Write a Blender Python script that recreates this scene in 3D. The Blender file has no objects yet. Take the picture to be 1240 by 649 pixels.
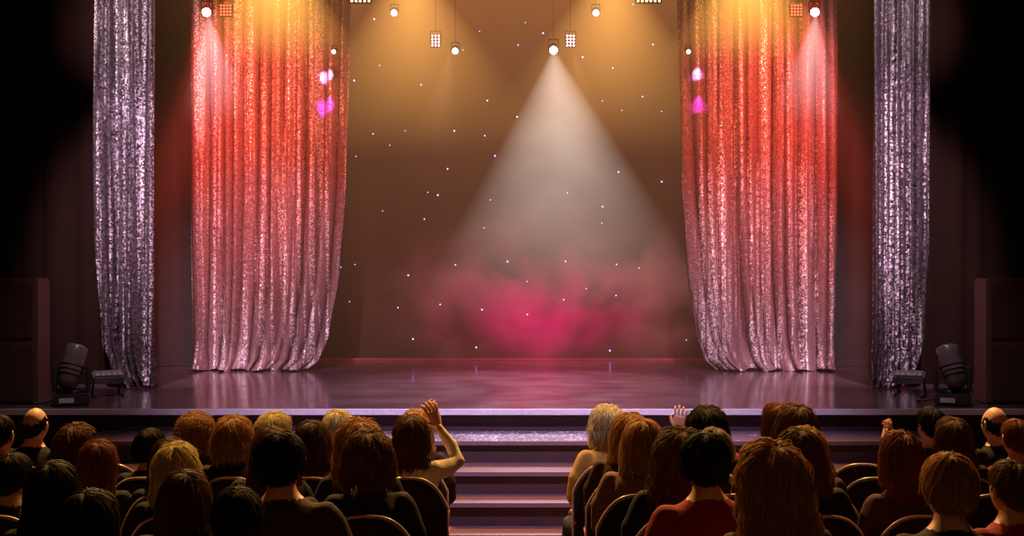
import bpy, bmesh, math, random
from mathutils import Vector, Matrix, noise
R = random.Random(7)
sc = bpy.context.scene
sc.view_settings.view_transform = 'Standard'
sc.view_settings.look = 'None'

# ------------------------------------------------------------------ materials
def new_mat(name):
    m = bpy.data.materials.new(name); m.use_nodes = True
    nt = m.node_tree; nt.nodes.clear()
    out = nt.nodes.new('ShaderNodeOutputMaterial')
    return m, nt, out
def N(nt, t, **kw):
    n = nt.nodes.new(t)
    for k, v in kw.items(): setattr(n, k, v)
    return n
def M(nt, op, a, b=None, c=None, clamp=False):
    n = nt.nodes.new('ShaderNodeMath'); n.operation = op; n.use_clamp = clamp
    for i, v in enumerate((a, b, c)):
        if v is None: continue
        if isinstance(v, (int, float)): n.inputs[i].default_value = v
        else: nt.links.new(v, n.inputs[i])
    return n.outputs[0]
def mixc(nt, f, a, b):
    n = nt.nodes.new('ShaderNodeMix'); n.data_type = 'RGBA'
    for sock, v in ((n.inputs[0], f), (n.inputs[6], a), (n.inputs[7], b)):
        if isinstance(v, (int, float)): sock.default_value = v
        elif isinstance(v, tuple): sock.default_value = (*v[:3], 1)
        else: nt.links.new(v, sock)
    return n.outputs[2]
def simple(name, col, rough=0.6, metal=0.0, var=0.25, scale=12.0, bump=0.0, spec=0.5, stretch=(1,1,1)):
    m, nt, out = new_mat(name)
    p = N(nt, 'ShaderNodeBsdfPrincipled')
    p.inputs['Roughness'].default_value = rough; p.inputs['Metallic'].default_value = metal
    p.inputs['Specular IOR Level'].default_value = spec
    tc = N(nt, 'ShaderNodeTexCoord'); mp = N(nt, 'ShaderNodeMapping'); mp.inputs['Scale'].default_value = stretch
    nt.links.new(tc.outputs['Object'], mp.inputs[0])
    no = N(nt, 'ShaderNodeTexNoise'); no.inputs['Scale'].default_value = scale; no.inputs['Detail'].default_value = 3
    nt.links.new(mp.outputs[0], no.inputs['Vector'])
    a = tuple(c*(1-var) for c in col); b = tuple(min(1, c*(1+var)) for c in col)
    nt.links.new(mixc(nt, no.outputs[0], a, b), p.inputs['Base Color'])
    if bump:
        bp = N(nt, 'ShaderNodeBump'); bp.inputs['Strength'].default_value = bump; bp.inputs['Distance'].default_value = 0.01
        nt.links.new(no.outputs[0], bp.inputs['Height']); nt.links.new(bp.outputs[0], p.inputs['Normal'])
    nt.links.new(p.outputs[0], out.inputs[0])
    return m
def emis(name, col, s):
    m, nt, out = new_mat(name)
    e = N(nt, 'ShaderNodeEmission'); e.inputs[0].default_value = (*col, 1); e.inputs[1].default_value = s
    nt.links.new(e.outputs[0], out.inputs[0]); return m
def hair_mat(name, col):
    m, nt, out = new_mat(name)
    tc = N(nt, 'ShaderNodeTexCoord'); mp = N(nt, 'ShaderNodeMapping'); mp.inputs['Scale'].default_value = (90, 90, 8)
    nt.links.new(tc.outputs['Object'], mp.inputs[0])
    no = N(nt, 'ShaderNodeTexNoise'); no.inputs['Scale'].default_value = 1; no.inputs['Detail'].default_value = 3
    nt.links.new(mp.outputs[0], no.inputs['Vector'])
    c = mixc(nt, M(nt, 'MULTIPLY_ADD', no.outputs[0], 2.2, -0.6, True), tuple(x*0.45 for x in col), tuple(min(1, x*1.5) for x in col))
    p = N(nt, 'ShaderNodeBsdfPrincipled'); p.inputs['Roughness'].default_value = 0.6
    p.inputs['Specular IOR Level'].default_value = .25
    nt.links.new(c, p.inputs['Base Color'])
    t = N(nt, 'ShaderNodeBsdfTranslucent'); nt.links.new(c, t.inputs[0])
    mx = N(nt, 'ShaderNodeMixShader'); mx.inputs[0].default_value = 0.4
    nt.links.new(p.outputs[0], mx.inputs[1]); nt.links.new(t.outputs[0], mx.inputs[2])
    nt.links.new(mx.outputs[0], out.inputs[0]); return m
def sequin_mat(name, dark, bright, thr=-2.9, dens=100):
    m, nt, out = new_mat(name)
    tc = N(nt, 'ShaderNodeTexCoord'); mp = N(nt, 'ShaderNodeMapping'); mp.inputs['Scale'].default_value = (1, 0.3, 0.75)
    nt.links.new(tc.outputs['Object'], mp.inputs[0])
    vo = N(nt, 'ShaderNodeTexVoronoi'); vo.inputs['Scale'].default_value = dens
    nt.links.new(mp.outputs[0], vo.inputs['Vector'])
    sp = N(nt, 'ShaderNodeSeparateColor'); nt.links.new(vo.outputs['Color'], sp.inputs[0])
    m2 = N(nt, 'ShaderNodeMapping'); m2.inputs['Scale'].default_value = (24, 2.0, 0.4)
    nt.links.new(tc.outputs['Object'], m2.inputs[0])
    n2 = N(nt, 'ShaderNodeTexNoise'); n2.inputs['Scale'].default_value = 1; n2.inputs['Detail'].default_value = 3
    nt.links.new(m2.outputs[0], n2.inputs['Vector'])
    stripe = M(nt, 'MULTIPLY_ADD', n2.outputs[0], 7.5, thr-.75, True)
    r = M(nt, 'POWER', sp.outputs[0], 2.8)  # silver sequin tone plus painted glints: random cells read as facing the light
    k = M(nt, 'MULTIPLY', r, M(nt, 'MULTIPLY_ADD', stripe, 1.7, 0.06))
    k = M(nt, 'MINIMUM', k, 1.0)
    base = mixc(nt, k, dark, bright)
    geo = N(nt, 'ShaderNodeNewGeometry')
    v1 = N(nt, 'ShaderNodeVectorMath', operation='SUBTRACT'); nt.links.new(vo.outputs['Color'], v1.inputs[0]); v1.inputs[1].default_value = (.5, .5, .5)
    v2 = N(nt, 'ShaderNodeVectorMath', operation='SCALE'); nt.links.new(v1.outputs[0], v2.inputs[0]); v2.inputs['Scale'].default_value = 0.55
    v3 = N(nt, 'ShaderNodeVectorMath', operation='ADD'); nt.links.new(v2.outputs[0], v3.inputs[0]); nt.links.new(geo.outputs['Normal'], v3.inputs[1])
    v4 = N(nt, 'ShaderNodeVectorMath', operation='NORMALIZE'); nt.links.new(v3.outputs[0], v4.inputs[0])
    p = N(nt, 'ShaderNodeBsdfPrincipled')
    nt.links.new(base, p.inputs['Base Color']); nt.links.new(v4.outputs[0], p.inputs['Normal'])
    p.inputs['Roughness'].default_value = 0.42
    nt.links.new(M(nt, 'MULTIPLY', k, 0.4), p.inputs['Metallic'])
    nt.links.new(p.outputs[0], out.inputs[0]); return m

def beam_mat(name, col, strength, tan, L, decay, soft=0.8, start=0.25, tex=False):  # volume emission painted as a beam, fading with length and radius
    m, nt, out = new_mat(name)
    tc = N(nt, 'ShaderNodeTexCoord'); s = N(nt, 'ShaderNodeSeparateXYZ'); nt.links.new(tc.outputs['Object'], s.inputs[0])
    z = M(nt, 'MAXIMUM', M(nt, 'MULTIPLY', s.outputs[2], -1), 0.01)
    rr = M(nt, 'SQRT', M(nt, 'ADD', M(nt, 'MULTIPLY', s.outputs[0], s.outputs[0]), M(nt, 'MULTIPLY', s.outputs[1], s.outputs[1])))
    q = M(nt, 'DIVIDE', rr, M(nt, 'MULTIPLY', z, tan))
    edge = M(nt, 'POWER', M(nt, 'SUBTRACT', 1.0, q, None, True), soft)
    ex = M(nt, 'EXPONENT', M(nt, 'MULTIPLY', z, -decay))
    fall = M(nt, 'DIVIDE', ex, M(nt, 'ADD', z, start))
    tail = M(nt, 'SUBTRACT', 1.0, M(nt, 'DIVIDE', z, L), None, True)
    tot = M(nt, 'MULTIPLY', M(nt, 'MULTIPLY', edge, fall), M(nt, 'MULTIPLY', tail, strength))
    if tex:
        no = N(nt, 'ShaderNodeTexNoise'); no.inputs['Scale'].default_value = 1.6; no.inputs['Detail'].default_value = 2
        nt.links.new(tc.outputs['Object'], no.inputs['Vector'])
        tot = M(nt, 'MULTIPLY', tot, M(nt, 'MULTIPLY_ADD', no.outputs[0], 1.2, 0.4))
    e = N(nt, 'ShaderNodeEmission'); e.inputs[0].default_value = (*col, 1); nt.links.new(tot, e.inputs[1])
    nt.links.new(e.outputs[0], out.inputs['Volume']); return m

# ------------------------------------------------------------------ mesh builder
class MB:
    def __init__(s): s.v = []; s.f = []; s.m = []; s.sm = []
    def add(s, vs, fs, mat=0, smooth=True):
        o = len(s.v); s.v += [tuple(v) for v in vs]
        for f in fs: s.f.append([o+i for i in f]); s.m.append(mat); s.sm.append(smooth)
    def loft(s, rings, mat=0, smooth=True, cap=True, closed=True):
        n = len(rings[0]); vs = [p for r in rings for p in r]; fs = []
        for i in range(len(rings)-1):
            for j in range(n if closed else n-1):
                a = i*n+j; b = i*n+(j+1) % n; fs.append((a, b, b+n, a+n))
        if cap:
            c0 = sum((Vector(p) for p in rings[0]), Vector())/n; c1 = sum((Vector(p) for p in rings[-1]), Vector())/n
            vs += [c0, c1]; a = len(vs)-2
            for j in range(n):
                fs.append((a, (j+1) % n, j)); fs.append((a+1, (len(rings)-1)*n+j, (len(rings)-1)*n+(j+1) % n))
        s.add(vs, fs, mat, smooth)
    def tube(s, pts, rad, n=10, mat=0, smooth=True, round_ends=True, flat=1.0):
        pts = [Vector(p) for p in pts]; rad = list(rad)
        if round_ends:
            d0 = (pts[0]-pts[1]).normalized(); d1 = (pts[-1]-pts[-2]).normalized()
            pts = [pts[0]+d0*rad[0]*.9, pts[0]+d0*rad[0]*.6]+pts+[pts[-1]+d1*rad[-1]*.6, pts[-1]+d1*rad[-1]*.9]
            rad = [rad[0]*.35, rad[0]*.78]+rad+[rad[-1]*.78, rad[-1]*.35]
        rings = []; ref = None
        for i, p in enumerate(pts):
            t = (pts[min(i+1, len(pts)-1)]-pts[max(i-1, 0)]).normalized()
            if ref is None:
                ref = Vector((0, 0, 1)) if abs(t.z) < .9 else Vector((1, 0, 0))
            a = (ref-t*ref.dot(t)).normalized(); b = t.cross(a); ref = a
            rings.append([p+(a*math.cos(2*math.pi*k/n)+b*math.sin(2*math.pi*k/n)*flat)*rad[i] for k in range(n)])
        s.loft(rings, mat, smooth)
    def box(s, lo, hi, mat=0, bev=0.0, rot=None, seg=2):
        bm = bmesh.new(); bmesh.ops.create_cube(bm, size=1)
        lo = Vector(lo); hi = Vector(hi)
        for v in bm.verts: v.co = Vector((v.co[i]*(hi[i]-lo[i]) for i in range(3)))
        if bev: bmesh.ops.bevel(bm, geom=bm.edges[:], offset=bev, segments=seg, affect='EDGES')
        c = (lo+hi)/2
        for v in bm.verts:
            v.co = (rot @ v.co if rot else v.co)+c
        bm.verts.index_update()
        s.add([v.co[:] for v in bm.verts], [[v.index for v in f.verts] for f in bm.faces], mat, False); bm.free()
    def ball(s, c, r, mat=0, nu=16, nv=10, fn=None):
        c = Vector(c); rings = []
        for i in range(1, nv):
            th = math.pi*i/nv; rg = []
            for j in range(nu):
                ph = 2*math.pi*j/nu; d = Vector((math.sin(th)*math.cos(ph), math.sin(th)*math.sin(ph), math.cos(th)))
                q = fn(d) if fn else Vector((d.x*r[0], d.y*r[1], d.z*r[2]))
                rg.append(c+q)
            rings.append(rg)
        vs = [p for r_ in rings for p in r_]; fs = []
        for i in range(nv-2):
            for j in range(nu): fs.append((i*nu+j, (i+1)*nu+j, (i+1)*nu+(j+1) % nu, i*nu+(j+1) % nu))
        for sgn, i0 in ((1, 0), (-1, (nv-2)*nu)):
            d = Vector((0, 0, sgn)); q = fn(d) if fn else Vector((0, 0, sgn*r[2])); vs.append(c+q); a = len(vs)-1
            for j in range(nu):
                fs.append((a, i0+j, i0+(j+1) % nu) if sgn > 0 else (a, i0+(j+1) % nu, i0+j))
        s.add(vs, fs, mat, True)
    def addmesh(s, me, matfn):
        o = len(s.v); s.v += [tuple(v.co) for v in me.vertices]
        for p in me.polygons:
            s.f.append([o+i for i in p.vertices]); s.m.append(matfn(p.center)); s.sm.append(True)
    def mesh(s, name, mats, fixn=False):
        me = bpy.data.meshes.new(name); me.from_pydata(s.v, [], s.f)
        for m in mats: me.materials.append(m)
        me.polygons.foreach_set('material_index', s.m); me.polygons.foreach_set('use_smooth', s.sm)
        if fixn:
            bm = bmesh.new(); bm.from_mesh(me); bmesh.ops.recalc_face_normals(bm, faces=bm.faces[:]); bm.to_mesh(me); bm.free()
        me.update(); return me
    def obj(s, name, mats, loc=(0, 0, 0), fixn=True):
        o = bpy.data.objects.new(name, s.mesh(name, mats, fixn)); o.location = loc
        sc.collection.objects.link(o); return o

def spot(name, loc, tgt, power, col, ang, blend=.6, size=.1):
    l = bpy.data.lights.new(name, 'SPOT'); l.energy = power; l.color = col; l.spot_size = math.radians(ang)
    l.spot_blend = blend; l.shadow_soft_size = size
    o = bpy.data.objects.new(name, l); o.location = loc
    o.rotation_euler = (Vector(tgt)-Vector(loc)).to_track_quat('-Z', 'Y').to_euler()
    sc.collection.objects.link(o); return o
def lerp_list(pts, z):
    if z <= pts[0][0]: return pts[0][1]
    for (a, x), (b, y) in zip(pts, pts[1:]):
        if z <= b:
            t = (z-a)/(b-a); t = t*t*(3-2*t)*.5+t*.5
            return x+(y-x)*t
    return pts[-1][1]

# ------------------------------------------------------------------ camera
cam = bpy.data.cameras.new('camera'); co = bpy.data.objects.new('camera', cam); sc.collection.objects.link(co)
cam.sensor_width = 36; cam.lens = 43.55; cam.clip_end = 100
co.location = (0, 0, 2.25); co.rotation_euler = (math.pi/2, 0, 0); sc.camera = co
w = bpy.data.worlds.new('world'); sc.world = w; w.use_nodes = True
w.node_tree.nodes['Background'].inputs[0].default_value = (0.02, 0.008, 0.006, 1)
w.node_tree.nodes['Background'].inputs[1].default_value = 0.3

ST = 1.07  # stage height
# ------------------------------------------------------------------ shell
m_wall = simple('wall_dark_paint', (.02, .011, .009), .8)
m_carpet = simple('carpet_dark_red', (.04, .012, .01), .95, scale=60, bump=.3)
m_riser = simple('riser_plum', (.055, .026, .034), .5, scale=5)
m_nose = simple('nosing_strip', (.80, .72, .88), .35, metal=.1, scale=30)
m_black = simple('fixture_body', (.03, .018, .010), .7, spec=.1)
m_grey = simple('dark_grey_plastic', (.03, .025, .028), .45, spec=.3)
def stage_mat():
    m, nt, out = new_mat('stage_gloss_floor')
    tc = N(nt, 'ShaderNodeTexCoord'); no = N(nt, 'ShaderNodeTexNoise'); no.inputs['Scale'].default_value = 2.5; no.inputs['Detail'].default_value = 6
    nt.links.new(tc.outputs['Object'], no.inputs['Vector'])
    p = N(nt, 'ShaderNodeBsdfPrincipled')
    nt.links.new(mixc(nt, no.outputs[0], (.045, .018, .028), (.14, .08, .10)), p.inputs['Base Color'])
    nt.links.new(M(nt, 'MULTIPLY_ADD', no.outputs[0], .3, .06), p.inputs['Roughness'])
    p.inputs['Specular IOR Level'].default_value = 1.0
    p.inputs['Coat Weight'].default_value = .4; p.inputs['Coat Roughness'].default_value = .12
    n2 = N(nt, 'ShaderNodeTexNoise'); n2.inputs['Scale'].default_value = 25
    nt.links.new(tc.outputs['Object'], n2.inputs['Vector'])
    b = N(nt, 'ShaderNodeBump'); b.inputs['Strength'].default_value = .12; b.inputs['Distance'].default_value = .01
    nt.links.new(n2.outputs[0], b.inputs['Height']); nt.links.new(b.outputs[0], p.inputs['Normal'])
    nt.links.new(p.outputs[0], out.inputs[0]); return m
def glitter_mat():
    m, nt, out = new_mat('tread_confetti')
    tc = N(nt, 'ShaderNodeTexCoord'); vo = N(nt, 'ShaderNodeTexVoronoi'); vo.inputs['Scale'].default_value = 60
    nt.links.new(tc.outputs['Object'], vo.inputs['Vector'])
    sp = N(nt, 'ShaderNodeSeparateColor'); nt.links.new(vo.outputs['Color'], sp.inputs[0])
    xyz = N(nt, 'ShaderNodeSeparateXYZ'); nt.links.new(tc.outputs['Object'], xyz.inputs[0])
    no = N(nt, 'ShaderNodeTexNoise'); no.inputs['Scale'].default_value = 1.8; nt.links.new(tc.outputs['Object'], no.inputs['Vector'])
    far = M(nt, 'MULTIPLY', M(nt, 'ABSOLUTE', xyz.outputs[0]), .12)
    thr = M(nt, 'ADD', far, M(nt, 'SUBTRACT', 1.08, M(nt, 'MULTIPLY', no.outputs[0], .6)))
    k = M(nt, 'GREATER_THAN', sp.outputs[0], thr)
    p = N(nt, 'ShaderNodeBsdfPrincipled'); nt.links.new(mixc(nt, k, (.12, .08, .13), (.95, .78, .92)), p.inputs['Base Color'])
    p.inputs['Roughness'].default_value = .35
    nt.links.new(p.outputs[0], out.inputs[0]); return m
m_stage = stage_mat(); m_tread = glitter_mat()
m_tread2 = simple('tread_plain', (.12, .055, .06), .4, scale=14)

ROWY = [8.1-.75*i for i in range(8)]
b = MB()
b.box((-5.98, 8.76, -.3), (5.98, 10.36, 0))
b.box((-5.98, ROWY[0]-.09, -.3), (5.98, 8.76, 0))
for i in range(1, 8):
    b.box((-5.98, ROWY[i]-.09 if i < 7 else -2.48, -.3), (5.98, ROWY[i]+.66, .04*i))
b.obj('floor', [m_carpet])
b = MB(); b.box((-5.98, 10.4, -.28), (5.98, 16.95, ST-.03), 0); b.box((-5.98, 10.36, ST-.03), (5.98, 16.95, ST), 1)
b.box((-5.98, 10.33, ST-.045), (5.98, 10.362, ST+.002), 2)
b.obj('stage_platform', [m_riser, m_stage, m_nose])
b = MB()
def step(z, yf, yb, hx, tm):
    b.box((-hx, yf+.03, 0.001), (hx, yb, z-.025), 0)
    b.box((-hx, yf+.02, z-.025), (hx, yb, z), tm)
    b.box((-hx, yf, z-.03), (hx, yf+.03, z+.002), 2)
step(.89, 9.71, 10.33, 3.42, 1); step(.72, 9.28, 9.738, 3.42, 3)
step(.55, 8.95, 9.308, .45, 3); step(.38, 8.66, 8.978, .45, 3); step(.2, 8.38, 8.688, .45, 3)
m_nose2 = simple('step_nosing', (.20, .12, .15), .4, scale=30)
b.obj('stage_steps', [m_riser, m_tread, m_nose2, m_tread2])
b = MB(); b.box((-6.2, -2.5, -.3), (-6, 17, 8)); b.obj('wall_left', [m_wall])
b = MB(); b.box((6, -2.5, -.3), (6.2, 17, 8)); b.obj('wall_right', [m_wall])
b = MB(); b.box((-6.2, 17, -.3), (6.2, 17.2, 8)); b.obj('wall_back', [m_wall])
b = MB(); b.box((-6.2, -2.7, -.3), (6.2, -2.5, 8)); b.obj('wall_rear', [m_wall])
b = MB(); b.box((-6.2, -2.7, 8), (6.2, 17.2, 8.2)); b.obj('ceiling', [m_wall])

# ------------------------------------------------------------------ drapes
def drape(name, y0, left, right, ztop, zbot, folds, amp, mat, pool=.18, seed=0, dens=12, nz=1.0):
    nu = folds*dens; nv = 110; vs = []; fs = []
    for j in range(nv+1):
        t = j/nv; z = zbot+(ztop-zbot)*t**1.25
        xl = lerp_list(left, z); xr = lerp_list(right, z)
        for i in range(nu+1):
            u = i/nu
            ph = folds*u+nz*(.8*noise.noise(Vector((u*6, z*.15, seed)))+.25*math.sin(u*17+seed))
            am = amp*(.75+nz*.6*noise.noise(Vector((u*9, z*.25, seed+5))))
            y = y0+am*math.sin(2*math.pi*ph)+nz*.18*am*math.sin(2*math.pi*ph*2.3+z*.3+seed)
            k = max(0, 1-(z-zbot)/.30)
            y -= pool*k*k*(.7+.5*math.sin(u*23+seed))
            x = xl+(xr-xl)*(u+nz*.2/folds*math.sin(2*math.pi*ph+1.3))
            x += .02*k*math.sin(u*40+seed*3)*(pool > 0)
            zz = z+(.018*(1+math.sin(u*31+seed)) if j == 0 and pool > 0 else 0)
            vs.append((x, y, zz+.004))
    for j in range(nv):
        for i in range(nu):
            a = j*(nu+1)+i; fs.append((a, a+1, a+nu+2, a+nu+1))
    b = MB(); b.add(vs, fs); return b.obj(name, [mat], fixn=False)
m_seq = sequin_mat('sequin_cloth', (.17, .085, .085), (1, .95, .97))
m_seq2 = sequin_mat('sequin_cloth_side', (.035, .022, .025), (1, .86, .95), thr=-3.2, dens=85)
def mir(l): return [(z, -x) for z, x in l]
L_in = [(1.07, -3.66), (1.3, -3.70), (3, -3.73), (7, -3.75)]
R_in = [(1.07, -2.34), (1.2, -2.2), (1.5, -2.10), (2.2, -1.99), (3.2, -1.93), (5.5, -1.88), (7, -1.86)]
drape('sequin_curtain', 14.3, L_in, R_in, 6.6, ST, 12, .08, m_seq, seed=1)
drape('sequin_curtain', 14.3, mir(R_in), mir(L_in), 6.6, ST, 12, .08, m_seq, seed=4)
L_o = [(1.07, -3.80), (1.2, -3.96), (1.5, -4.06), (2.5, -4.11), (7, -4.14)]
R_o = [(1.07, -3.52), (1.5, -3.54), (7, -3.54)]
drape('sequin_side_curtain', 12.2, L_o, R_o, 6.4, ST, 5, .06, m_seq2, pool=.08, seed=2, dens=16)
drape('sequin_side_curtain', 12.2, mir(R_o), mir(L_o), 6.4, ST, 5, .06, m_seq2, pool=.08, seed=9, dens=16)
m_leg = simple('masking_cloth', (.05, .048, .048), .9, scale=3, spec=.1)
m_legd = simple('masking_cloth_black', (.018, .008, .0055), .95, scale=3, spec=.05)
drape('masking_leg_drape', 14.85, [(1, -5.9), (7, -5.9)], [(1, -3.3), (7, -3.3)], 7, ST, 5, .012, m_leg, pool=0, seed=3, nz=0)
drape('masking_leg_drape', 14.85, [(1, 3.3), (7, 3.3)], [(1, 5.9), (7, 5.9)], 7, ST, 5, .012, m_leg, pool=0, seed=6, nz=0)
drape('proscenium_drape', 12.6, [(1, -5.95), (7, -5.95)], [(1, -4.0), (7, -4.0)], 7.5, ST, 7, .03, m_legd, pool=0, seed=3, nz=.4)
drape('proscenium_drape', 12.6, [(1, 4.0), (7, 4.0)], [(1, 5.95), (7, 5.95)], 7.5, ST, 7, .03, m_legd, pool=0, seed=6, nz=.4)
m_back = simple('star_cloth', (.040, .024, .019), .95, scale=1.0, var=.15, spec=.1)
drape('star_cloth_backdrop', 16.1, [(1, -5), (7, -5)], [(1, 5), (7, 5)], 7, ST, 9, .006, m_back, pool=0, seed=8, nz=0)
b = MB(); rs = random.Random(11)
for i in range(10):
    for j in range(10):
        x = -2.35+i*.52+(.26 if j % 2 else 0)+rs.uniform(-.22, .22); z = 1.35+j*.46+rs.uniform(-.2, .2)
        if rs.random() < .72:
            r = rs.choice((.006, .008, .010)); b.ball((x, 16.06, z), (r, r, r), 0, 8, 6)
b.obj('star_lights', [emis('star_led', (.38, .34, 1), 4)])
b = MB(); b.box((-3.2, 15.75, ST), (3.2, 15.8, ST+.03), 0, .01); b.obj('stage_edge_trim', [simple('trim_red', (.30, .03, .05), .4)])

# ------------------------------------------------------------------ lighting fixtures
def fixture(name, loc, d, lens, sz=1.0, bar=6.9):
    b = MB(); loc = Vector(loc); d = Vector(d).normalized(); r = .07*sz
    b.tube([loc-d*.17*sz, loc-d*.15*sz, loc-d*.08*sz, loc-d*.03*sz, loc], [r*.6, r*.95, r, r*1.0, r*.95], 20, 0, round_ends=False)
    b.tube([loc-d*.005, loc+d*.008], [r*.8, r*.78], 20, 2, round_ends=False)
    b.ball(loc+d*.008, (r*.88, r*.88, r*.88), 1, 16, 10)
    c = loc-d*.11*sz
    for sx in (-1, 1):
        b.box((c.x+sx*r*1.15-.004, c.y-.015, c.z-.03), (c.x+sx*r*1.15+.004, c.y+.015, c.z+.12*sz), 0, .002)
    b.box((c.x-r*1.2, c.y-.02, c.z+.115*sz), (c.x+r*1.2, c.y+.02, c.z+.13*sz), 0, .004)
    b.tube([(c.x, c.y, c.z+.12*sz), (c.x, c.y, bar)], [.003, .003], 6, 0)
    return b.obj(name, [m_black, lens, m_black])
e_white = emis('lamp_white', (1, .93, .95), 40); e_blue = emis('lamp_violet', (.6, .5, 1), 12)
e_pinkv = emis('lamp_pink', (1, .35, .45), 8)
e_amber = emis('lamp_amber', (1, .6, .2), 16)
e_red = emis('lamp_red', (1, .12, .05), 3)
fixture('stage_spotlight', (.49, 14.6, 4.82), (0, -.85, -.5), e_white, .75)
fixture('stage_spotlight', (-3.33, 13.5, 5.04), (.15, -.85, -.5), e_white, .75)
fixture('stage_spotlight', (3.30, 13.5, 5.04), (-.15, -.85, -.5), e_white, .75)
for x, z, y, mt, s in ((-1.39, 5.26, 14.6, e_blue, .6), (.99, 5.26, 14.6, e_blue, .6), (-.67, 4.81, 14.6, e_blue, .6),
                   (-2.0, 4.68, 13.9, e_pinkv, .4), (1.98, 4.68, 13.9, e_pinkv, .4)):
    fixture('stage_spotlight', (x, y, z), (0, -.85, -.5), mt, s)
def led_panel(x, y, z, mt, nx=4, nz=4, p=.045):
    b = MB(); hx = nx*p/2+.001; hz = nz*p/2+.001
    b.box((x-hx, y, z-hz), (x+hx, y+.04, z+hz), 0, .004)
    for i in range(nx):
        for j in range(nz):
            b.ball((x+(i-(nx-1)/2)*p, y-.002, z+(j-(nz-1)/2)*p), (.012, .007, .012), 1, 8, 6)
    for sx in (-1, 1): b.box((x+sx*(hx+.005)-.003, y+.02, z-.03), (x+sx*(hx+.005)+.003, y+.03, z+hz+.04), 0)
    b.tube([(x, y+.03, z+hz+.04), (x, y+.03, 6.9)], [.003, .003], 6, 0)
    b.box((x-hx-.008, y+.02, z+hz+.034), (x+hx+.008, y+.035, z+hz+.04), 0)
    return b.obj('led_wash_panel', [m_black, mt])
e_pw = emis('led_pinkwhite', (1, .45, .5), 9)
led_panel(-.9, 14.6, 4.93, e_pw, 3, 4, .038); led_panel(.69, 14.6, 4.93, e_pw, 3, 4, .038)
led_panel(-3.12, 13.5, 5.06, e_red, 4, 4, .034); led_panel(3.1, 13.5, 5.06, e_red, 4, 4, .034)
led_panel(-1.8, 14.5, 5.40, e_amber, 6, 2, .05); led_panel(1.6, 14.5, 5.40, e_amber, 6, 2, .05)
for yy in (13.54, 14.62):
    b = MB()
    for dy, dz in ((-.12, 6.9), (.12, 6.9), (0, 7.1)): b.tube([(-5, yy+dy, dz), (5, yy+dy, dz)], [.024, .024], 8, 0)
    for i in range(40):
        x = -5+i*.25
        b.tube([(x, yy-.12, 6.9), (x+.125, yy, 7.1), (x+.25, yy+.12, 6.9)], [.01]*3, 6, 0); b.tube([(x, yy+.12, 6.9), (x, yy-.12, 6.9)], [.01]*2, 6, 0)
    b.obj('lighting_truss', [m_grey])

# floor standing moving heads
m_shell = simple('fixture_shell', (.11, .085, .09), .3); m_lens = simple('lens_glass', (.5, .48, .55), .1)
def moving_head(x, y, s):
    b = MB(); z = ST+.002
    b.box((-.15, -.14, z), (.15, .14, z+.10), 0, .02); b.box((-.10, -.143, z+.03), (.02, -.14, z+.07), 2)
    for sx in (-1, 1):
        b.box((sx*.135-.022, -.05, z+.11), (sx*.135+.022, .05, z+.34), 0, .015)
    b.tube([(0, 0, z+.09), (0, 0, z+.13)], [.08, .08], 20, 0, round_ends=False)
    b.box((-.155, -.05, z+.11), (.155, .05, z+.14), 0, .01)
    c = Vector((0, 0, z+.31)); d = Vector((s*.25, .25, .9)).normalized()
    b.tube([c-d*.17, c-d*.13, c, c+d*.12, c+d*.19, c+d*.20], [.06, .09, .10, .088, .095, .085], 22, 1, round_ends=False)
    b.tube([c+d*.2, c+d*.205], [.075, .07], 20, 2, round_ends=False)
    for q in (-.06, -.02, .02): b.tube([c+d*q, c+d*(q+.012)], [.103, .103], 22, 0, round_ends=False)
    b.tube([(-.12, .1, z+.04), (-.2, .2, z+.015), (-.3, .1, z+.012)], [.01]*3, 6, 0)
    o = b.obj('moving_head_light', [m_grey, m_shell, m_lens], (x, y, 0)); o.rotation_euler = (0, 0, s*.35)
moving_head(-3.80, 10.68, 1); moving_head(3.80, 10.68, -1)
def wedge(x, y, s):
    b = MB(); z = ST+.002
    for sx in (-.12, .12):
        b.tube([(sx, -.12, z+.012), (sx, .12, z+.012), (sx, 0, z+.16)], [.012]*3, 8, 0)
    b.tube([(-.13, 0, z+.16), (.13, 0, z+.16)], [.012]*2, 8, 0)
    b.box((-.14, -.06, z+.13), (.14, .06, z+.22), 1, .015, Matrix.Rotation(.5, 3, 'X'))
    for i in range(5): b.ball((-.1+i*.05, -.05, z+.2), (.016, .012, .016), 2, 8, 6)
    o = b.obj('floor_led_bar', [m_grey, m_shell, m_lens], (x, y, 0)); o.rotation_euler = (0, 0, s*.5)
wedge(-3.72, 11.4, 1); wedge(3.66, 11.4, -1)
m_spk = simple('speaker_cabinet', (.09, .032, .024), .6, scale=6); m_grl = simple('speaker_grille', (.05, .018, .014), .6, scale=90, bump=.6)
for sx in (-1, 1):
    b = MB(); x0, x1 = sorted((sx*4.1, sx*4.9))
    b.box((x0, 10.7, ST+.003), (x1, 11.0, ST+1.09), 0, .012)
    for k in range(2):
        z0 = ST+k*.54
        b.box((x0+.04, 10.69, z0+.035), (x1-.04, 10.70, z0+.515), 1, .004)
        for hx in (x0+.2, x1-.2): b.tube([(hx, 10.69, z0+.49), (hx, 10.67, z0+.49), (hx, 10.69, z0+.44)], [.006]*3, 6, 0)
    b.obj('loudspeaker_stack', [m_spk, m_grl])

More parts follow.
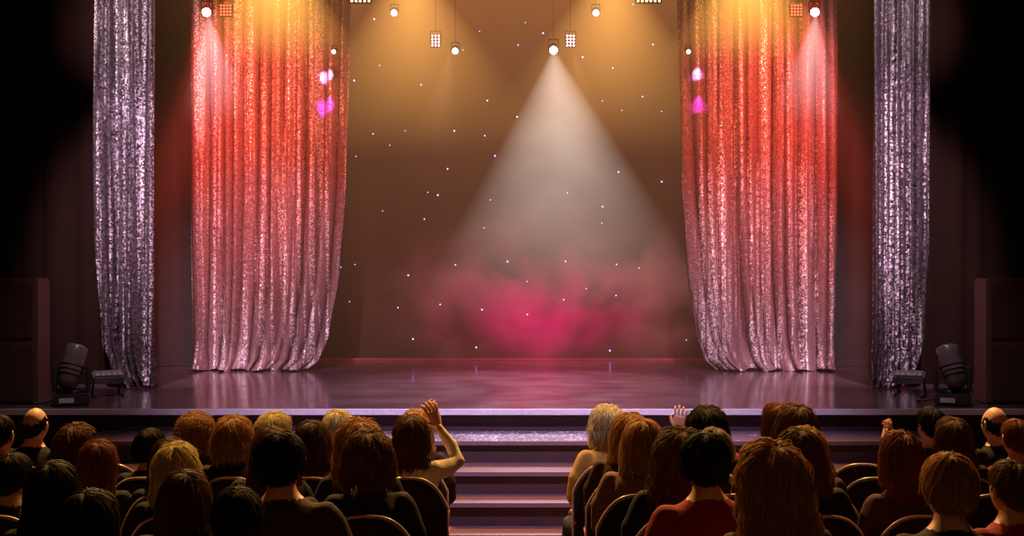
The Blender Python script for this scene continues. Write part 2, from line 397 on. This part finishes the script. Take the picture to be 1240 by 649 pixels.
# ------------------------------------------------------------------ glowing volumes painted as lit haze, beams and smoke
def beam(name, loc, tgt, tan, L, col, s, decay=.35, soft=.8, start=.4, tex=False):  # self-glowing cone stands in for lamp light scattered by haze
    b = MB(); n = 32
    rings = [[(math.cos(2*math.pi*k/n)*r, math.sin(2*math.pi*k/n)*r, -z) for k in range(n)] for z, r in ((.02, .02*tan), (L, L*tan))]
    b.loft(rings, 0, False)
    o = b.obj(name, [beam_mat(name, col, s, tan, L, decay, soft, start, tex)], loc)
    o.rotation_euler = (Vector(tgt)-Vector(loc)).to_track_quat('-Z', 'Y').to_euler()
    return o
beam('glow_shaft', (.49, 14.5, 4.84), (.64, 14.5, 1), .60, 3.2, (1, .80, .68), 1.35, .16, .60, .32, True)
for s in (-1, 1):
    beam('glow_shaft', (s*3.31, 13.48, 5.05), (s*3.12, 13.48, 3), .38, 1.2, (1, .70, .70), 3.4, .7, .8, .25)
    beam('red_glow_shaft', (s*3.31, 13.45, 5.2), (s*3.2, 13.45, 3), .40, 2.4, (1, .07, .06), 1.3, .2, .7, .4)
    beam('amber_glow_shaft', (s*2.6, 13.6, 5.95), (s*2.6, 13.6, 3), .75, 1.45, (1, .47, .08), 6.5, .5, .8, .4)
    beam('amber_glow_shaft', (s*1.2, 14.6, 6.0), (s*1.1, 14.6, 3), .75, 2.4, (1, .46, .10), 2.6, .45, .8, .4)
    beam('amber_glow_shaft', (s*.72, 14.6, 4.85), (s*1.05, 14.6, 3), .32, 1.3, (1, .5, .25), .5, .3, .8, .3)
def air_glow():  # emissive box painted as scattered stage light, stronger towards the top
    m, nt, out = new_mat('warm_air_glow')
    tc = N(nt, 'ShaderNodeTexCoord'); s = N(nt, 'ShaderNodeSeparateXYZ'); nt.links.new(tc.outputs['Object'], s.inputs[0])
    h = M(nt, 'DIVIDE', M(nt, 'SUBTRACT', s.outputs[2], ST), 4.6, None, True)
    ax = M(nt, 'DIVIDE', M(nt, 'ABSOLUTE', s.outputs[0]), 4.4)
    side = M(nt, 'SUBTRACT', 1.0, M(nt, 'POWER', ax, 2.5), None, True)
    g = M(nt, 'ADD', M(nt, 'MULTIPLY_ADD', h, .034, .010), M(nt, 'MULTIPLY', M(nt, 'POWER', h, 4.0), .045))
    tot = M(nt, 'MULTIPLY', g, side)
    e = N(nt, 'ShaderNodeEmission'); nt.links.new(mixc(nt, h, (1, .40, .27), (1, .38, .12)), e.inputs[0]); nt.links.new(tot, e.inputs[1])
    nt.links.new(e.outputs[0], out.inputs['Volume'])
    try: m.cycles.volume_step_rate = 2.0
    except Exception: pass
    b = MB(); b.box((-4.4, 12.9, ST+.01), (4.4, 16.0, 6.8)); b.obj('stage_haze_glow', [m])
air_glow()
def smoke():  # smoke glows by itself; its pink lighting is put into the emission colour
    m, nt, out = new_mat('pink_haze_glow')
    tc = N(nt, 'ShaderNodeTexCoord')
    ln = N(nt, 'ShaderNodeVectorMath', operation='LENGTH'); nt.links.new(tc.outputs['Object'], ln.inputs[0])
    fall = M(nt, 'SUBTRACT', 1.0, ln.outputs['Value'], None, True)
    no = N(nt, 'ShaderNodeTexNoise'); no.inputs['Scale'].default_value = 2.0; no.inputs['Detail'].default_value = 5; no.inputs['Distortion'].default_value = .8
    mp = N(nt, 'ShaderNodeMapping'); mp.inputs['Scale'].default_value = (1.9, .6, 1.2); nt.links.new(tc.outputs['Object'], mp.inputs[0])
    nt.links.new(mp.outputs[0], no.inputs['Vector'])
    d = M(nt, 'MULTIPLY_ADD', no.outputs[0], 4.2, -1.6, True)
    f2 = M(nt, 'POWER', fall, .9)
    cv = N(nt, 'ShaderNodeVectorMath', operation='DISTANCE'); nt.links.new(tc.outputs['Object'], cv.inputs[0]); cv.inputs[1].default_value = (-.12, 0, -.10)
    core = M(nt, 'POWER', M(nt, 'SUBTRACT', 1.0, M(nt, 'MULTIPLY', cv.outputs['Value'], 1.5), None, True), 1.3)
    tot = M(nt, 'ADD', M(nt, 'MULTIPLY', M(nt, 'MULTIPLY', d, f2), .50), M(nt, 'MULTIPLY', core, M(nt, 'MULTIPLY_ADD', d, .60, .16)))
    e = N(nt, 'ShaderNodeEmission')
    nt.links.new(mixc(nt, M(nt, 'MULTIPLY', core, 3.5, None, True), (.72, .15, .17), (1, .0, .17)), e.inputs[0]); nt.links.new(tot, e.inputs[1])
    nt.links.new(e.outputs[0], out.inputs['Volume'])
    b = MB(); b.ball((0, 0, 0), (1, 1, 1), 0, 32, 20)
    o = b.obj('pink_smoke_glow', [m], (.6, 14.95, 1.85)); o.scale = (2.5, .75, 1.35)
smoke()

# ------------------------------------------------------------------ seats
def seat_mesh():
    b = MB(); W = .222
    def pt(u, t, side):
        ztop = .995-.16*abs(u)**3.2-.02*u*u
        z = .40+(ztop-.40)*t
        y = -.165-.10*(z-.4)+.045*u*u
        th = .032*(1-.5*abs(u)**4)*(1-.55*t**6)
        return (u*W, y+(th if side else -th), z)
    nu, nv = 20, 14; vs = []; fs = []
    for side in (0, 1):
        for j in range(nv+1):
            for i in range(nu+1): vs.append(pt(-1+2*i/nu, j/nv, side))
    k = (nu+1)*(nv+1)
    for j in range(nv):
        for i in range(nu):
            a = j*(nu+1)+i; fs.append((a, a+1, a+nu+2, a+nu+1)); fs.append((k+a, k+a+nu+1, k+a+nu+2, k+a+1))
    for i in range(nu):
        fs.append((i, k+i, k+i+1, i+1)); a = nv*(nu+1)+i; fs.append((a, a+1, k+a+1, k+a))
    for j in range(nv):
        a = j*(nu+1); fs.append((a, a+nu+1, k+a+nu+1, k+a)); a += nu; fs.append((a, k+a, k+a+nu+1, a+nu+1))
    b.add(vs, fs, 0)
    rim = [pt(-1, t/6, 0) for t in range(6)]+[pt(-1+2*i/24, 1, 0) for i in range(25)]+[pt(1, 1-t/6, 0) for t in range(1, 7)]
    b.tube([(x, y+.02, z+.002) for x, y, z in rim], [.012]*len(rim), 6, 1)
    b.box((-.205, -.17, .33), (.205, .28, .43), 0, .035, seg=3)
    b.box((-.2, -.15, .29), (.2, .25, .335), 2, .01)
    for sx in (-1, 1):
        x = sx*.212
        b.box((x-.010, -.05, .0), (x+.010, .13, .60), 2, .004)
        b.box((x-.012, -.06, .0), (x+.012, .2, .02), 2, .004)
        b.box((x-.012, -.17, .60), (x+.012, .22, .635), 3, .008)
    return b.mesh('theatre_seat', [m_seatc, m_rim, m_black, m_rimr], True)
m_seatc = simple('seat_velvet', (.022, .014, .02), .75, scale=40, bump=.2, spec=.2)
m_rim = simple('seat_wood_rim', (.55, .40, .38), .35, scale=20)
m_rimr = simple('seat_arm_wood', (.50, .08, .03), .4)
SEAT = seat_mesh()
# ------------------------------------------------------------------ people
def hand(b, w, d, nrm, side, mat=1, curl=.35):
    d = Vector(d).normalized(); nrm = (Vector(nrm)-d*Vector(nrm).dot(d)).normalized(); a = d.cross(nrm)*side; w = Vector(w)
    rings = []
    for t, hw, th in ((-.01, .026, .019), (.015, .031, .017), (.05, .040, .015), (.085, .042, .012), (.095, .038, .008)):
        rings.append([w+d*t+a*math.cos(k*math.pi/6)*hw+nrm*math.sin(k*math.pi/6)*th for k in range(12)])
    b.loft(rings, mat)
    for i, (o, L) in enumerate(((.031, .072), (.011, .08), (-.010, .074), (-.030, .058))):
        p = w+d*.085+a*o; dd = (d+a*o*5.5).normalized(); pts = [p]; ang = curl*.5
        for f in (.45, .3, .25):
            q = (dd*math.cos(ang)+nrm*math.sin(ang)); pts.append(pts[-1]+q*L*f); ang += curl*.8
        b.tube(pts, [.0088, .0085, .0078, .0062], 8, mat)
    p = w+d*.022+a*.026; q1 = (a*.75+d*.65+nrm*.2).normalized(); q2 = (a*.3+d*.9+nrm*.3).normalized()
    b.tube([p, p+q1*.035, p+q1*.035+q2*.028, p+q1*.035+q2*.05], [.012, .0105, .0095, .007], 8, mat)

def body_mesh(pose):
    b = MB()
    secs = [(.41, .165, .12, -.02), (.46, .18, .135, -.01), (.55, .172, .13, -.01), (.66, .15, .112, -.02), (.78, .155, .11, -.03), (.88, .168, .115, -.03),
            (.96, .172, .11, -.025), (1.005, .158, .092, -.015), (1.035, .122, .075, -.008), (1.06, .08, .062, 0), (1.085, .056, .056, .004), (1.13, .051, .054, .012), (1.17, .05, .052, .018)]
    b.loft([[(hx*math.copysign(abs(math.cos(k*math.pi/12))**.85, math.cos(k*math.pi/12)), yo+hy*math.sin(k*math.pi/12), z) for k in range(24)] for z, hx, hy, yo in secs])
    hands = []
    for s in (-1, 1):
        rest = [(s*.155, -.01, .99), (s*.215, .0, .86), (s*.225, .05, .74), (s*.17, .18, .68), (s*.11, .29, .62)]
        if pose == 'rest':
            P = rest; hands.append((P[-1], (-s*.35, .9, -.25), (0, -.2, -1), -s, .35))
        elif pose == 'high':
            if s > 0:
                P = [(.15, -.01, 1.0), (.21, .06, 1.01), (.265, .12, 1.03), (.21, .16, 1.13), (.135, .17, 1.23)]
                hands.append((P[-1], (-.35, .0, .9), (-.5, .85, -.2), 1, .25))
            else:
                P = [(-.15, -.01, 1.0), (-.19, .08, 1.04), (-.17, .19, 1.10), (-.09, .22, 1.17), (.02, .2, 1.24)]
                hands.append((P[-1], (.55, .0, .84), (.5, .8, -.3), 1, .2))
        elif pose == 'one':
            if s < 0:
                P = [(-.15, -.01, 1.0), (-.22, .05, 1.0), (-.26, .12, .99), (-.23, .16, 1.09), (-.18, .17, 1.17)]
                hands.append((P[-1], (.12, .0, 1), (.3, .9, 0), 1, .3))
            else:
                P = rest; hands.append((P[-1], (-s*.35, .9, -.25), (0, -.2, -1), -s, .35))
        else:
            P = [(s*.155, -.01, .99), (s*.20, .06, .93), (s*.20-.04, .14, .92), (s*.12-.1, .22, .98), (s*.035-.16, .26, 1.06)]
            hands.append((P[-1], (-s*.25-.1, .1, 1), (-s, 0, 0), 1, .2))
        b.tube(P, [.060, .054, .046, .038, .027], 12)
        b.tube([(s*.09, .0, .50), (s*.105, .2, .515), (s*.12, .42, .50), (s*.12, .45, .40), (s*.12, .44, .26), (s*.12, .44, .10)], [.09, .08, .06, .056, .054, .04], 12)
        b.tube([(s*.12, .42, .05), (s*.12, .5, .045), (s*.125, .62, .036)], [.043, .042, .034], 12)
    me = b.mesh('tmp', []); o = bpy.data.objects.new('tmp', me); sc.collection.objects.link(o)
    r = o.modifiers.new('r', 'REMESH'); r.mode = 'VOXEL'; r.voxel_size = .014
    sm = o.modifiers.new('s', 'SMOOTH'); sm.iterations = 4; sm.factor = .6
    dg = bpy.context.evaluated_depsgraph_get(); dg.update()
    me2 = bpy.data.meshes.new_from_object(o.evaluated_get(dg))
    for v in me2.vertices:
        if .5 < v.co.z < 1.03 or (pose == 'high' and abs(v.co.x) > .1 and v.co.z < 1.15): v.co += v.normal*.008*noise.noise(v.co*14)
    bpy.data.objects.remove(o)
    return me2, hands
def head(b, C):
    def fn(d):
        g = lambda c, w: math.exp(-((d-Vector(c).normalized()).length/w)**2)
        x, y, z = d.x*.076, d.y*.095, d.z*.117
        if d.z < 0:
            k = (-d.z)**1.6; x *= 1-.28*k
            if d.y < 0: y *= 1-.35*k
            else: y *= 1+.02*k
        y += .024*g((0, 1, -.17), .16)+.010*g((0, 1, -.02), .12)+.006*g((0, 1, -.5), .16)+.008*g((0, .75, -.85), .25)+.004*g((0, 1, .25), .4)
        y -= .011*(g((.33, .93, .03), .17)+g((-.33, .93, .03), .17))+.004*g((0, 1, -.40), .08)
        return Vector((x, y, z))
    b.ball(C, None, 1, 36, 28, fn)
    C = Vector(C)
    for s in (-1, 1):
        b.ball(C+Vector((s*.030, .079, .004)), (.0125, .0125, .0125), 4, 12, 8)
        b.ball(C+Vector((s*.030, .0885, .004)), (.0055, .004, .0055), 5, 10, 6)
        P = [C+Vector((s*.074, .004, .025)), C+Vector((s*.084, -.010, .030)), C+Vector((s*.088, -.020, .012)), C+Vector((s*.084, -.012, -.012)), C+Vector((s*.075, .003, -.032))]
        b.tube(P, [.006, .007, .007, .007, .006], 8, 1); b.ball(C+Vector((s*.077, -.002, .002)), (.006, .015, .026), 1, 10, 8)
    b.tube([C+Vector((-.022, .085, -.052)), C+Vector((0, .096, -.050)), C+Vector((.022, .085, -.052))], [.003, .0065, .003], 8, 6)

HC = Vector((0, .02, 1.185))
STY = {'short': (.009, None, 800, .003, 24), 'crop': (.004, None, 600, .001, 20), 'bob': (.022, -.12, 750, .006, 16), 'bobvol': (.034, -.10, 800, .010, 28),
    'long': (.018, -.30, 750, .007, 14), 'wavy': (.036, -.27, 1000, .013, 26), 'curly': (.036, -.09, 1000, .016, 75), 'bald': (.003, None, 260, .001, 10),
    'bun': (.006, None, 600, .001, 10), 'pony': (.007, None, 600, .001, 10), 'midlong': (.020, -.20, 750, .007, 18)}
def hair(b, style, rng, C):
    th, zend, nl, wa, wf = STY[style]
    Cd = Vector((rng.uniform(-.12, .12), -.30, .954)).normalized(); U = Vector((1, 0, 0)); U = (U-Cd*U.dot(Cd)).normalized(); V = Cd.cross(U)
    rad = Vector((.078, .097, .118))
    def tmax(a):
        s = math.sin(a)
        return 1.22+(1-s)*.28 if s > 0 else 1.50+(-s)*.38
    def path(a, extra, ze, n=14, t0=0.0, spread=1.0):
        s = math.sin(a); hang = ze is not None and s < .30
        tm = (1.42 if hang else tmax(a)); pts = []
        ns = 8 if hang else n
        for i in range(ns):
            t = t0+(tm-t0)*i/(ns-1)
            d = Cd*math.cos(t)+(U*math.cos(a)+V*s)*math.sin(t)
            k = extra+th*(.55+.45*min(1, t/1.0))
            if not hang and t > tm*.85: k *= .75
            pts.append(Vector((d.x*(rad.x+k), d.y*(rad.y+k), d.z*(rad.z+k*.8))))
        if hang:
            p0 = pts[-1].copy(); nd = n-ns+2
            for i in range(1, nd+1):
                f = i/nd; z = p0.z+(ze-p0.z)*f
                sh = (1+.06*math.sin(f*2.6)-(.16*f*f if ze > -.15 else .03*f))*(1+(spread-1)*f)
                y = p0.y*sh
                if z < -.10 and p0.y < .03: y = min(y, -.085) if ze < -.15 else y
                pts.append(Vector((p0.x*sh, y, z)))
        return pts
    A = [2*math.pi*i/40 for i in range(40)]
    cols = [path(a, -.004, (zend*.9 if zend else None)) for a in A]
    n = min(len(c) for c in cols); cols = [[c[int(round(k*(len(c)-1)/(n-1)))] for k in range(n)] for c in cols]
    vs = [C+cols[i][k] for k in range(n) for i in range(40)]; fs = []
    for k in range(n-1):
        if style == 'bald' and k < n*.62: continue
        for i in range(40):
            if style == 'bald' and math.sin(A[i]) > .2: continue
            if zend and k >= 7 and (math.sin(A[i]) >= .28 or math.sin(A[(i+1) % 40]) >= .28): continue
            fs.append((k*40+i, k*40+(i+1) % 40, (k+1)*40+(i+1) % 40, (k+1)*40+i))
    b.add(vs, fs, 3)
    for q in range(nl):
        a = rng.uniform(0, 2*math.pi); t0 = rng.uniform(0, .9)
        if style == 'bald':
            if math.sin(a) > .15: continue
            t0 = 1.0+rng.uniform(0, .2)
        ze = zend+rng.uniform(-.05, .03)*(1 if zend > -.15 else 1.6) if zend else None
        fly = rng.random() < .14
        p = path(a, rng.uniform(-.003, .006)+(.009 if fly else 0), ze, 14, t0, rng.uniform(.93, 1.12)+(.10 if fly else 0))
        ph = rng.uniform(0, 6.28); ph2 = rng.uniform(0, 6.28); am = wa*rng.uniform(.4, 1.5)
        out = []; L = 0; sw = rng.uniform(-.026, .026)
        for i, x in enumerate(p):
            if i: L += (x-p[i-1]).length
            g = min(1, i/4)
            rd = Vector((x.x, x.y, x.z*.5)).normalized(); tg = Vector((-x.y, x.x, 0)).normalized() if (x.x or x.y) else Vector((1, 0, 0))
            out.append(C+x+rd*am*g*math.sin(L*wf+ph)+tg*(am*g*1.4*math.cos(L*wf+ph2)+sw*i/13))
        wd = rng.uniform(.0016, .0036)*(.6 if fly else 1)
        b.tube(out, [wd*.3]+[wd]*(len(out)-3)+[wd*.7, wd*.2], 4, 3, round_ends=False, flat=.8)
    if style == 'bun':
        c = C+Vector((0, -.12, .06)); b.ball(c, (.042, .036, .042), 3, 14, 10)
        for q in range(60):
            ax = Vector((rng.gauss(0, 1), rng.gauss(0, 1), rng.gauss(0, 1))).normalized(); e = ax.orthogonal().normalized(); f = ax.cross(e); o = rng.uniform(-.03, .03)
            rr = math.sqrt(.044**2-o*o); b.tube([c+ax*o+(e*math.cos(t)+f*math.sin(t))*rr for t in [i*.5 for i in range(8)]], [.004]*8, 4, 3, round_ends=False)
    if style == 'pony':
        for q in range(90):
            o = Vector((rng.gauss(0, .012), rng.gauss(0, .012), rng.gauss(0, .008)))
            P = [Vector((0, -.10, .055)), Vector((0, -.125, .06)), Vector((0, -.15, .03)), Vector((0, -.155, -.06)), Vector((0, -.145, -.15)), Vector((0, -.14, -.22+rng.uniform(-.03, .03)))]
            b.tube([C+x+o*(.4+.3*i) for i, x in enumerate(P)], [.004, .006, .006, .006, .005, .001], 4, 3, round_ends=False)

skinm = simple('skin', (.60, .32, .20), .5, var=.1); skin_p = simple('skin_pale', (.72, .44, .31), .5, var=.08)
shoe = simple('trouser_black', (.03, .028, .035), .8)
eyew = simple('eye_white', (.8, .78, .75), .2, var=.02); eyed = simple('iris', (.05, .03, .02), .2); lip = simple('lip', (.45, .15, .13), .5)
BODY = {p: body_mesh(p) for p in ('rest', 'high', 'mid', 'one')}
CACHE = {}
def person_mesh(style, pose, var):
    k = (style, pose, var)
    if k in CACHE: return CACHE[k]
    me, hands = BODY[pose]; b = MB(); W = [Vector(h[0]) for h in hands]
    def mf(c):
        if c.z > 1.062 and abs(c.x) < .09 and c.y < .1: return 1
        if min((c-w_).length for w_ in W) < .035: return 1
        if c.z < .57 and not (c.y < .12 and c.z > .53): return 2
        return 0
    b.addmesh(me, mf)
    for h in hands: hand(b, h[0], h[1], h[2], h[3], 1, h[4])
    head(b, HC); hair(b, style, random.Random(sum(map(ord, style))+var*17), HC)
    m = b.mesh('seated_spectator', [shoe, skinm, shoe, shoe, eyew, eyed, lip]); CACHE[k] = m; return m
HM = {k: hair_mat('hair_'+k, c) for k, c in dict(blond=(.82, .60, .30), gold=(.52, .30, .12), brown=(.18, .085, .038), chest=(.11, .042, .018), dark=(.024, .014, .010), red=(.28, .09, .03), grey=(.40, .34, .28)).items()}
CM = {k: simple('cloth_'+k, c, .85, scale=30, var=.2, bump=.2, spec=.2) for k, c in dict(black=(.012, .010, .012), navy=(.02, .02, .04), red=(.26, .015, .012), brown=(.05, .022, .014), white=(.70, .62, .55), mustard=(.6, .36, .08), plum=(.08, .03, .05), grey=(.15, .13, .13), pink=(.20, .10, .09)).items()}
RP = random.Random(5)
def person(row, x, dz, style, hcol, cloth, pose='rest', rz=None, sk=0, var=0, sx=1.0):
    o = bpy.data.objects.new('seated_spectator', person_mesh(style, pose, var)); sc.collection.objects.link(o)
    o.location = (x, ROWY[row], .04*row); k = 1+dz/1.30
    if rz is None: rz = RP.uniform(-14, 14)+x*3
    o.scale = (sx*(1+(k-1)*.5), 1, k); o.rotation_euler = (math.radians(RP.uniform(-2.5, .5)), math.radians(RP.uniform(-2.5, 2.5) if pose == 'rest' else 0), math.radians(rz))
    for i, m in ((0, CM[cloth]), (1, skin_p if sk else skinm), (3, HM[hcol])):
        o.material_slots[i].link = 'OBJECT'; o.material_slots[i].material = m
    OCC[row].append(x)
OCC = [[] for _ in range(8)]
PEOPLE = [
 # left block
 (0, -3.16, .03, 'bald', 'dark', 'black', 'rest', None, 1), (0, -2.12, -.03, 'curly', 'gold', 'brown'), (0, -1.62, -.02, 'bobvol', 'blond', 'brown'), (0, -1.10, .0, 'bob', 'blond', 'brown'),
 (0, -.64, .0, 'bob', 'gold', 'brown'),
 (1, -3.05, .02, 'crop', 'dark', 'red'), (1, -2.62, -.04, 'bobvol', 'brown', 'black'), (1, -2.13, -.06, 'short', 'dark', 'black'), (1, -1.62, .0, 'bobvol', 'gold', 'black', 'rest', None, 0, 1), (1, -1.16, -.02, 'bob', 'chest', 'brown'), (1, -.60, .02, 'midlong', 'brown', 'white', 'high', -6, 1),
 (2, -2.27, -.07, 'long', 'red', 'black'), (2, -1.80, -.06, 'bob', 'chest', 'black', 'rest', None, 0, 1), (2, -1.33, .0, 'midlong', 'brown', 'black'), (2, -.80, .03, 'wavy', 'gold', 'black'),
 (3, -2.36, -.07, 'short', 'dark', 'black'), (3, -1.55, -.02, 'bob', 'blond', 'black', 'rest', None, 0, 1), (3, -1.10, .0, 'midlong', 'chest', 'black', 'rest', None, 0, 1), (3, -.66, .03, 'bobvol', 'brown', 'black'),
 (4, -1.86, -.03, 'midlong', 'dark', 'black'), (4, -1.38, -.07, 'bob', 'chest', 'black'), (4, -.90, .10, 'short', 'dark', 'brown', 'rest', 0, 0, 1, 1.1),
 (5, -.98, -.04, 'short', 'dark', 'black'), (5, -1.50, -.06, 'bob', 'dark', 'black'),
 # right block
 (0, .62, .02, 'bobvol', 'blond', 'mustard'), (0, 1.30, .0, 'bob', 'gold', 'red', 'one', 4, 1), (0, 1.78, .04, 'bob', 'red', 'black'), (0, 2.76, .02, 'short', 'dark', 'black', 'mid', 12, 1), (0, 3.18, .03, 'bald', 'dark', 'black', 'rest', None, 1),
 (1, .66, .03, 'bob', 'gold', 'brown', 'rest', -14, 0, 1), (1, 1.20, .06, 'bobvol', 'dark', 'black'), (1, 1.65, .07, 'bobvol', 'brown', 'pink', 'rest', None, 0, 1), (1, 2.62, -.0, 'bob', 'brown', 'black'), (1, 3.05, .0, 'crop', 'red', 'red'),
 (2, .67, .04, 'bob', 'gold', 'pink'), (2, 1.15, .0, 'short', 'grey', 'brown'), (2, 1.60, .0, 'long', 'gold', 'brown'),
 (3, .76, .04, 'wavy', 'brown', 'black', 'rest', None, 0, 1), (3, 1.42, .05, 'midlong', 'brown', 'black'), (3, 1.88, .03, 'long', 'red', 'plum'),
 (4, .84, .10, 'short', 'dark', 'red', 'rest', 0, 0, 1, 1.05), (4, 2.05, -.02, 'short', 'brown', 'red'),
 (5, .95, .10, 'wavy', 'gold', 'brown'), (5, 1.52, .08, 'short', 'gold', 'black', 'rest', 0, 0, 2),
]
for p in PEOPLE: person(*p)
def seat(row, x):
    o = bpy.data.objects.new('theatre_seat', SEAT); sc.collection.objects.link(o); o.location = (x, ROWY[row], .04*row)
INNER = [.68, .66, .66, .62, .50, .50, .5, .5]
for r in range(8):
    for s in (-1, 1):
        occ = sorted(abs(x) for x in OCC[r] if x*s > 0)
        for x in occ: seat(r, s*x)
        pts = occ[:]; x = INNER[r]-.02
        while x < 3.9:
            if all(abs(x-p) >= .449 for p in pts): seat(r, s*x); pts.append(x); x += .45
            else: x += .01

# ------------------------------------------------------------------ lights
for s in (-1, 1):
    spot('red_curtain_light', (s*2.9, 12.2, 6.5), (s*3.1, 14.3, 3.9), 1600, (1, .055, .04), 42, 1, .4)
    spot('coral_wash', (s*1.6, 10.5, 6.9), (s*2.8, 14.3, 3.7), 1800, (1, .17, .10), 34, 1, .3)
    spot('lavender_wash', (s*2.0, 6.5, 6.9), (s*2.9, 14.0, 1.8), 3000, (1, .62, .80), 24, 1)
    spot('amber_top', (s*2.6, 13.5, 7.0), (s*2.7, 14.3, 5.9), 250, (1, .5, .08), 60, 1)
    spot('side_curtain_light', (s*3.6, 9.5, 6.9), (s*3.83, 12.2, 3.0), 2500, (1, .68, .88), 26, .9)
    spot('side_curtain_top_light', (s*3.3, 8.5, 5.4), (s*3.83, 12.2, 4.8), 1100, (1, .70, .80), 22, 1)
    spot('amber_backdrop', (s*1.3, 14.6, 6.9), (s*1.2, 16.1, 4.8), 400, (1, .42, .12), 100, 1)
    spot('magenta_spot', (s*1.3, 11.6, 5.0), (s*2.14, 14.25, 4.12), 2600, (1, .05, .9), 4.0, .8, .02)
    spot('violet_spot', (s*1.3, 11.6, 5.1), (s*2.13, 14.25, 4.47), 6500, (.9, .4, 1), 3.0, .8, .02)
    spot('audience_amber', (s*2.2, 11.2, 6.3), (s*1.7, 6.8, 1.2), 4000, (1, .52, .15), 66, 1, .2)
    spot('floor_fixture_light', (s*2.6, 9.6, 5.5), (s*3.8, 11.0, 1.3), 300, (1, .75, .85), 26, 1)
spot('warm_backdrop_wash', (0, 9, 7.2), (0, 16, 3.0), 500, (1, .5, .36), 28, 1)
spot('stage_pool', (.3, 13.9, 4.6), (.1, 12.2, 1.07), 1700, (1, .70, .76), 75, 1)
spot('pink_floor_pool', (.3, 15.0, 4.3), (.3, 14.2, 1.07), 900, (1, .06, .22), 70, 1)
spot('step_wash', (0, 6.0, 7.6), (0, 11.0, 1), 3600, (.84, .64, 1), 48, 1)
spot('aisle_red', (0, 8.4, 6.5), (0, 8.7, .4), 260, (1, .18, .10), 14, 1)
spot('house_warm', (0, -1.5, 7), (0, 6.5, 1), 45, (1, .4, .18), 60, 1, .5)
